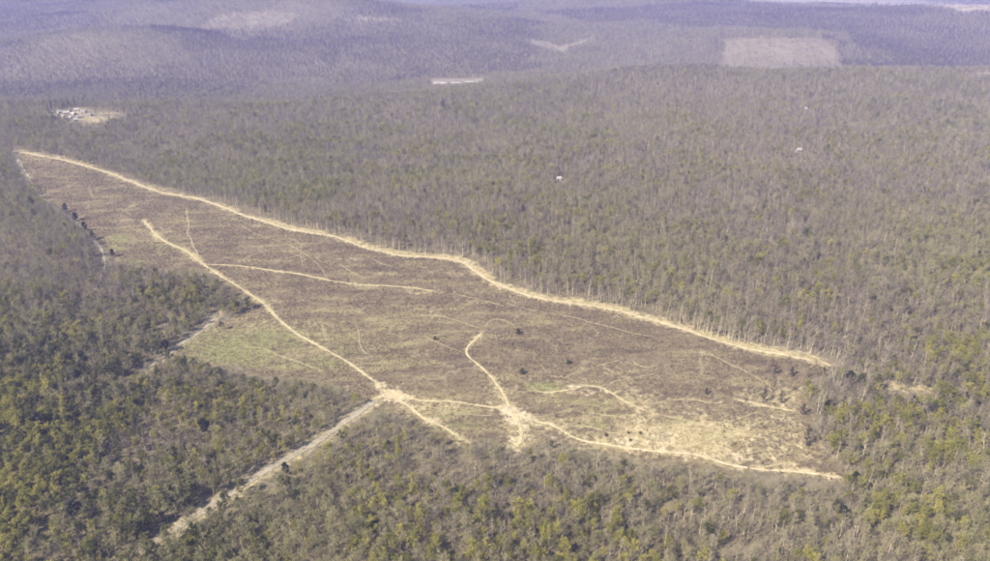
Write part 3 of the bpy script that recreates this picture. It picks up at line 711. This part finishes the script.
for nm, lab, k in areas:
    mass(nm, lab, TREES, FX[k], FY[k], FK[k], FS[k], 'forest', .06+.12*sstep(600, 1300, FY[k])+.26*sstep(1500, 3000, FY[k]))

def place_tree(name, k, x, y, s, label, group=None, turn=None, parts=True, wide=1.0):
    a, b, j, H, look = KINDS[k]
    root = bpy.data.objects.new(name, None); COL.objects.link(root); root.empty_display_size = 1.0
    root.location = (x, y, float(ground_z(x, y))); root.rotation_euler = (0, 0, random.uniform(0, 6.28) if turn is None else turn); root.scale = (s*wide, s*wide, s)
    for nm, me_ in (('trunk', a), ('crown', b)):
        c = bpy.data.objects.new(nm, me_); COL.objects.link(c); c.parent = root
    tag(root, label, 'tree', group); return root
def where_words(i):
    u, v = pu[i], pv[i]
    side = ('in the left corner' if u < 90 else 'in dark left woods' if u < 170+(555-v)*1.3 else 'beside the forest road' if dr[i] < 45 and u < 420 else
            'left of centre' if u < 450 else 'under the central junction' if u < 560 else 'under the sandy patch' if u < 690 else
            'under the south path' if u < 800 else 'under the east tip' if u < 890 else 'in the right corner')
    row = 'bottom edge' if tv[i] > 530 else 'above bottom edge' if tv[i] > 510 else 'second rank'
    return row, side
ORD = ['leftmost', 'second from left', 'third from left', 'fourth from left', 'fifth from left', 'sixth from left', 'seventh from left', 'eighth from left', 'ninth from left', 'tenth from left']
ORD += ['%s from left' % w for w in 'eleventh twelfth thirteenth fourteenth fifteenth sixteenth seventeenth eighteenth nineteenth twentieth'.split()]
sets = {}
for i in front:
    look = KINDS[FK[i]][4]; tall = 'tall ' if hpx[i] > 16 else 'small ' if hpx[i] < 11.5 else ''
    sets.setdefault((tall+look,)+where_words(i), []).append(i)
for (look, row, side), mem in sets.items():
    mem.sort(key=lambda i: pu[i])
    for q, i in enumerate(mem):
        lab = '%s tree, %s%s, %s' % (look, ORD[min(q, 19)]+', ' if len(mem) > 1 else '', row, side)
        place_tree('tree', FK[i], FX[i], FY[i], FS[i], lab, 'near trees of the lower woods')

# ------------------------------------------------------------------ ground cover of the clearing
cx0, cy0 = clear_w.min(0)-10; cx1, cy1 = clear_w.max(0)+10
x, y = jitter_grid(cx0, cx1, cy0, cy1, 2.15)
k = clear_mask(x, y); x, y = x[k], y[k]
keep = np.ones(len(x), bool)
for nm, w, wid, wear, lab in trail_w:
    d, s = seg_dist(x, y, w[::2]); keep &= d > wid*.62
for nm, w, wid, lab in road_w:
    d, s = seg_dist(x, y, w[::2]); keep &= d > wid*.6
soil = px_blob(x, y, SOIL); green = px_blob(x, y, GREEN)*(0.45+0.9*fbm(x, y, 40, 71)); dry = px_blob(x, y, DRY)*(0.45+0.9*fbm(x, y, 34, 77))
keep &= rng.uniform(0, 1, len(x)) > soil*.95
rr = rng.uniform(0, 1, len(x)); pick = rng.integers(0, 1000, len(x))
cr, sr_ = math.cos(math.radians(20)), math.sin(math.radians(20))
stk = fbm((x*cr-y*sr_)*.28, x*sr_+y*cr, 17, 280)
dry = dry*(.5+1.0*stk) + .5*sstep(.50, .68, stk)
kind = np.where(rr < np.clip(green*.9, 0, .85), 4, np.where(rr < np.clip(green*.9+dry*.8+.06, 0, .93), np.where(pick % 2, 2, 3), np.where(pick % 23 == 0, 5, pick % 2)))
kind = np.where((pick % 31 == 7) & (fbm(x, y, 22, 290) > .5), 5, kind)
keep &= ~((kind < 2) & (fbm(x, y, 18, 230) < .36))
mass('heath_brush', 'low brown brush and straw grass covering the open clearing', LOW, x[keep], y[keep], kind[keep], rng.uniform(.7, 1.25, keep.sum()), 'brush')

sx, sy = jitter_grid(cx0, cx1, cy0, cy1, 7.0)
su, sv = project(sx, sy, height(sx, sy))
k = ((in_poly(su, sv, [(746,362),(800,360),(838,368),(818,402),(756,402)]) & (rng.uniform(0, 1, len(sx)) < .42)) | (in_poly(su, sv, [(800,396),(830,400),(852,478),(815,466),(800,432)]) & (rng.uniform(0, 1, len(sx)) < .7)) | (in_poly(su, sv, [(690,380),(800,400),(800,460),(740,455)]) & (rng.uniform(0, 1, len(sx)) < .04))) & clear_mask(sx, sy)
for nm, w, wid, wear, lab in trail_w: k &= seg_dist(sx, sy, w[::2])[0] > wid
sx, sy = sx[k], sy[k]
mass('forest_saplings', 'thin bare young trees moving into the east end of the clearing', TREES, sx, sy, np.array(VIO+VIO+BARE[:3])[rng.integers(0, 7, len(sx))], rng.uniform(.5, .9, len(sx)), 'forest')

# ------------------------------------------------------------------ single trees and bushes one can pick out
def spot(u, v): return unproject([(u, v)])[0]
LONE = [  # pixel of the foot, kind, scale, width, label
 (868, 422, EVER[0], .75, 1.1, 'round dark evergreen standing alone right of the clearing'),
 (853, 486, EVER[1], .80, 1.0, 'dark evergreen at the east tip where the south path ends'),
 (806, 446, IVY[0], 1.0, .8, 'tall narrow ivy-dark tree at the east edge of the heath'),
 (802, 415, IVY[1], .6, 1.0, 'small dark tree just above the tall narrow dark one'),
 (777, 460, VIO[0], .8, .7, 'bare brown tree standing inside the east end of the clearing'),
 (763, 403, IVY[1], .8, .8, 'dark slim tree on the left of a close pair at the east end'),
 (780, 404, IVY[0], .7, .7, 'slim dark tree on the right of a close pair at the east end'),
 (826, 408, EVER[0], .85, .9, 'bushy dark evergreen behind the east end of the clearing'),
 (849, 384, EVER[1], .85, .9, 'dark evergreen beside the end of the crest path'),
 (775, 374, IVY[0], .5, 1.0, 'small dark tree under the crest path, left of two'),
 (791, 376, IVY[1], .5, 1.0, 'small dark tree under the crest path, right of two'),
 (823, 377, IVY[0], .55, .9, 'small dark tree right at the end of the crest path'),
 (876, 392, DARK[1], .9, .7, 'dark olive tree left of the path gap in the right woods'),
 (914, 404, EVER[0], .6, 1.1, 'low dark evergreen under the path gap in the right woods'),
 (948, 408, EVER[0], .6, 1.0, 'low dark evergreen farthest right beyond the path gap'),
 (706, 395, IVY[1], .4, .9, 'little dark tree alone on the upper east heath'),
 (841, 520, EVER[1], .8, .9, 'dark evergreen in the lower right woods below the east tip'),
 (660, 441, BARE[1], .6, .7, 'thin bare tree on the sandy patch of the lower clearing'),
 (728, 448, BARE[0], .5, .8, 'thin bare sapling above the south path'),
 (166, 352, EVER[1], .85, 1.0, 'dark evergreen at the left end of the meadow road'),
 (222, 330, DARK[0], .6, .8, 'dark tree right of the upper end of the meadow road'),
 (248, 309, DARK[1], .7, 1.0, 'dark tree standing in for shade at the woods corner beside the diagonal path'),  # dark foliage here and next stands in for the shadow of the woods
 (238, 312, DARK[0], .7, 1.0, 'dark olive tree standing in for shade by the woods corner above the meadow'),
 (286, 476, EVER[1], .8, .8, 'dark evergreen beside the middle of the forest road'),
 (455, 502, EVER[0], .95, .9, 'dark evergreen in the lower woods left of the gully track'),
 (375, 532, EVER[0], .8, .9, 'dark evergreen in the lower woods right of the forest road'),
 (782, 528, DARK[0], .9, .8, 'dark narrow tree in the lower woods under the east heath'),
 (205, 435, EVER[1], 1.0, 1.0, 'dark evergreen in the left woods above the forest road'),
 (75, 520, EVER[1], 1.2, 1.1, 'big dark evergreen low in the left woods'),
 (66, 212, EVER[1], .85, .9, 'uppermost dark tree added for the shadow line beside the valley road'),  # this row of dark trees is added where a tree shadow falls
 (76, 221, EVER[0], .95, .9, 'second dark tree down, added for the shadow line beside the valley road'),
 (85, 231, EVER[1], .85, .9, 'third dark tree down, added for the shadow line beside the valley road'),
 (93, 240, EVER[0], .95, .9, 'fourth dark tree down, added for the shadow line above the road bend'),
 (113, 257, EVER[0], .8, .8, 'dark tree added for the shadow right of the pale road bend'),
 (40, 430, EVER[1], 1.1, 1.2, 'big dark evergreen near the left edge of the woods'),
]
for u, v, k, s, wd, lab in LONE:
    x, y = spot(u, v); place_tree('lone_tree' if k not in DARK else 'olive_tree', k, x, y, s*1.2, lab, wide=wd*1.3)
BUSH = [(518, 334, 1.0, 'dark bush at the end of the small looping path in the heath'), (522, 374, 1.0, 'dark bush above the central junction'), (568, 364, .8, 'small dark bush in the middle of the heath'),
        (435, 340, .7, 'small dark bush alone in the left heath'), (606, 436, .45, 'dark tussock on the left of the bare sandy patch'), (628, 434, .45, 'dark tussock in the middle of the bare sandy patch'),
        (640, 434, .4, 'dark tussock on the right of the bare sandy patch'), (630, 441, .4, 'dark tussock at the lower side of the bare sandy patch')]
bw, bc = blob_tree(140, 4.2, 2.3, .2, 420, .3, 7)
bwm = mesh_from('stem', bw.v, bw.f, [M['bark']]); bcm = mesh_from('foliage', bc.v, bc.f, [M['olive']])
for u, v, s, lab in BUSH:
    x, y = spot(u, v); root = bpy.data.objects.new('bush', None); COL.objects.link(root); root.location = (x, y, float(ground_z(x, y))); root.scale = (s*1.4, s*1.4, s*1.25); root.rotation_euler = (0, 0, u)
    for nm, me_ in (('stem', bwm), ('foliage', bcm)):
        c = bpy.data.objects.new(nm, me_); COL.objects.link(c); c.parent = root
    tag(root, lab, 'bush')
# dark conifers behind the hamlet
cw, cc = conifer(150)
cwm = mesh_from('trunk', cw.v, cw.f, [M['bark']]); ccm = mesh_from('crown', cc.v, cc.f, [M['ever']])
for k, (u, v, s) in enumerate([(52,110,1.1),(57,108,1.0),(63,107,1.1),(69,106,1.15),(75,106,1.2),(80,105,1.0),(84,106,1.3),(89,106,1.05),(94,106,1.25),(49,115,1.1),(54,122,1.0)]):
    x, y = spot(u, v); root = bpy.data.objects.new('conifer', None); COL.objects.link(root); root.location = (x, y, float(ground_z(x, y))); root.scale = (s*1.2, s*1.2, s); root.rotation_euler = (0, 0, k)
    for nm, me_ in (('trunk', cwm), ('crown', ccm)):
        c = bpy.data.objects.new(nm, me_); COL.objects.link(c); c.parent = root
    tag(root, ('dark conifer at the left end of the far hamlet, %s one' % ('upper', 'lower')[k-9]) if k > 8 else 'dark conifer, %s in the row behind the far hamlet' % ORD[k], 'tree', 'conifers around the hamlet')

# ------------------------------------------------------------------ buildings
def box_geo(x0, x1, y0, y1, z0, z1):
    v = [(x, y, z) for z in (z0, z1) for y in (y0, y1) for x in (x0, x1)]
    return v, [(0,2,3,1),(4,5,7,6),(0,1,5,4),(2,6,7,3),(0,4,6,2),(1,3,7,5)]
def house(name, x, y, w, d, h, rise, rot, roof_mat, label, cat, group=None, doors=1, wins=3):
    root = bpy.data.objects.new(name, None); COL.objects.link(root); root.location = (x, y, float(ground_z(x, y))); root.rotation_euler = (0, 0, rot)
    W2, D2 = w/2, d/2
    v = [(-W2,-D2,-1),(W2,-D2,-1),(W2,D2,-1),(-W2,D2,-1),(-W2,-D2,h),(W2,-D2,h),(W2,D2,h),(-W2,D2,h),(-W2,0,h+rise),(W2,0,h+rise)]
    f = [(0,1,5,4),(2,3,7,6),(1,2,6,9,5),(3,0,4,8,7)]
    link('wall', mesh_from('wall', v, f, [M['wall']]), root)
    e, t = .5, .22; sl = rise/D2
    rv = []; rf = []
    for s in (-1, 1):
        k = len(rv)
        pr = [(0, h+rise+.02), (s*(D2+e), h-sl*e+.02)]
        for zx in (-W2-e, W2+e):
            for (py, pz) in pr: rv += [(zx, py, pz), (zx, py, pz+t)]
        rf += [(k+1,k+3,k+7,k+5),(k,k+4,k+6,k+2),(k,k+2,k+3,k+1),(k+4,k+5,k+7,k+6),(k+2,k+6,k+7,k+3)]
    ro = link('roof', mesh_from('roof', rv, rf, [M[roof_mat]]), root)
    cv, cf = box_geo(W2*.4, W2*.4+.8, -.4, .4, h+rise*.6, h+rise+1.0)
    if cat == 'house': link('chimney', mesh_from('chimney', cv, cf, [M['wall']]), ro)
    for q in range(doors):
        px = -W2*.6+q*(w*.6/max(1, doors-1) if doors > 1 else 0)
        dv, df = box_geo(px-.7, px+.7, -D2-.06, -D2+.1, 0, 2.3 if h < 4 else 3.4); link('door', mesh_from('door', dv, df, [M['door']]), root)
    for q in range(wins):
        px = -W2*.2+q*w*.6/max(1, wins-1); px = min(px, W2-.9)
        dv, df = box_geo(px-.55, px+.55, -D2-.05, -D2+.1, 1.1, 2.3); link('window', mesh_from('window', dv, df, [M['door']]), root)
    tag(root, label, cat, group); return root
HAM = [(57,117,9,.2,'roof_w','leftmost pale house of the far hamlet'),(60,113,8,.9,'roof_w','pale house at the back left of the far hamlet'),(63,118,8,-.4,'roof_g','grey-roofed house near the left front of the far hamlet'),
       (66,114,9,.4,'roof_w','pale house second from the left at the back of the hamlet'),(69,119,9,.1,'roof_w','pale house at the front of the hamlet beside the curved track'),(70,112,7,1.3,'roof_g','small grey-roofed house at the hamlet back'),
       (74,115,10,-.6,'roof_w','large pale house in the middle of the hamlet'),(77,111,8,.3,'roof_w','pale house right of the hamlet back row, under the conifers'),(79,118,8,.8,'roof_w','pale house right of the hamlet front'),
       (84,113,9,0.,'roof_g','grey-roofed house at the right end of the hamlet'),(76,121,7,.5,'roof_w','little pale hut right on the curved hamlet track'),(90,116,7,-.2,'roof_w','lone pale hut on the grass right of the hamlet')]
for u, v, w, rot, rm, lab in HAM:
    x, y = spot(u, v); house('house', x, y, w, w*.7, 3.0, 2.2, rot, rm, lab, 'house', 'houses of the far hamlet', 1, 2)
for u, v, w, d, rot, lab in [(440,85,34,14,.02,'leftmost long white barn on the far plateau'),(456,85,26,12,-.05,'middle white barn on the far plateau'),(472,84,44,15,.06,'longest white barn, right one on the far plateau')]:
    x, y = spot(u, v); house('barn', x, y, w, d, 4.5, 3.0, rot, 'roof_w', lab, 'barn', 'white barns on the far plateau', 3, 5)
x, y = spot(798, 152); house('house', x, y, 9, 7, 4, 2.5, .3, 'roof_w', 'lone white house in the right upland forest', 'house', None, 1, 3)
x, y = spot(805, 110); house('house', x, y, 7, 6, 3, 2, -.2, 'roof_w', 'tiny faint white house above the lone one, upland forest', 'house', None, 1, 3)
x, y = spot(559, 180); house('hut', x, y, 6, 5, 3, 2, .1, 'roof_w', 'small pale hut among trees in the middle upland forest', 'hut', None, 1, 1)

# ------------------------------------------------------------------ haze: the air itself
top = max(CAM_Z, float(gz.max())+45)+12
hv, hf = box_geo(gx.min()-200, gx.max()+200, gy.min()-200, gy.max()+200, float(gz.min())-1.5, top)
hm = bpy.data.materials.new('haze_air'); hm.use_nodes = True; hn = hm.node_tree.nodes; hn.clear()
out = hn.new('ShaderNodeOutputMaterial'); pv_ = hn.new('ShaderNodeVolumePrincipled')
pv_.inputs['Color'].default_value = (0.47, 0.49, 0.98, 1); pv_.inputs['Density'].default_value = HAZE_DENSITY; pv_.inputs['Anisotropy'].default_value = 0.0
hm.node_tree.links.new(pv_.outputs[0], out.inputs['Volume'])
tag(link('haze', mesh_from('haze', hv, hf, [hm])), 'thin violet haze in the air', kind='stuff')
print('POINTS', len(FX), 'ground', len(fxx), 'cover', keep.sum(), 'clear box', cx0, cx1, cy0, cy1)
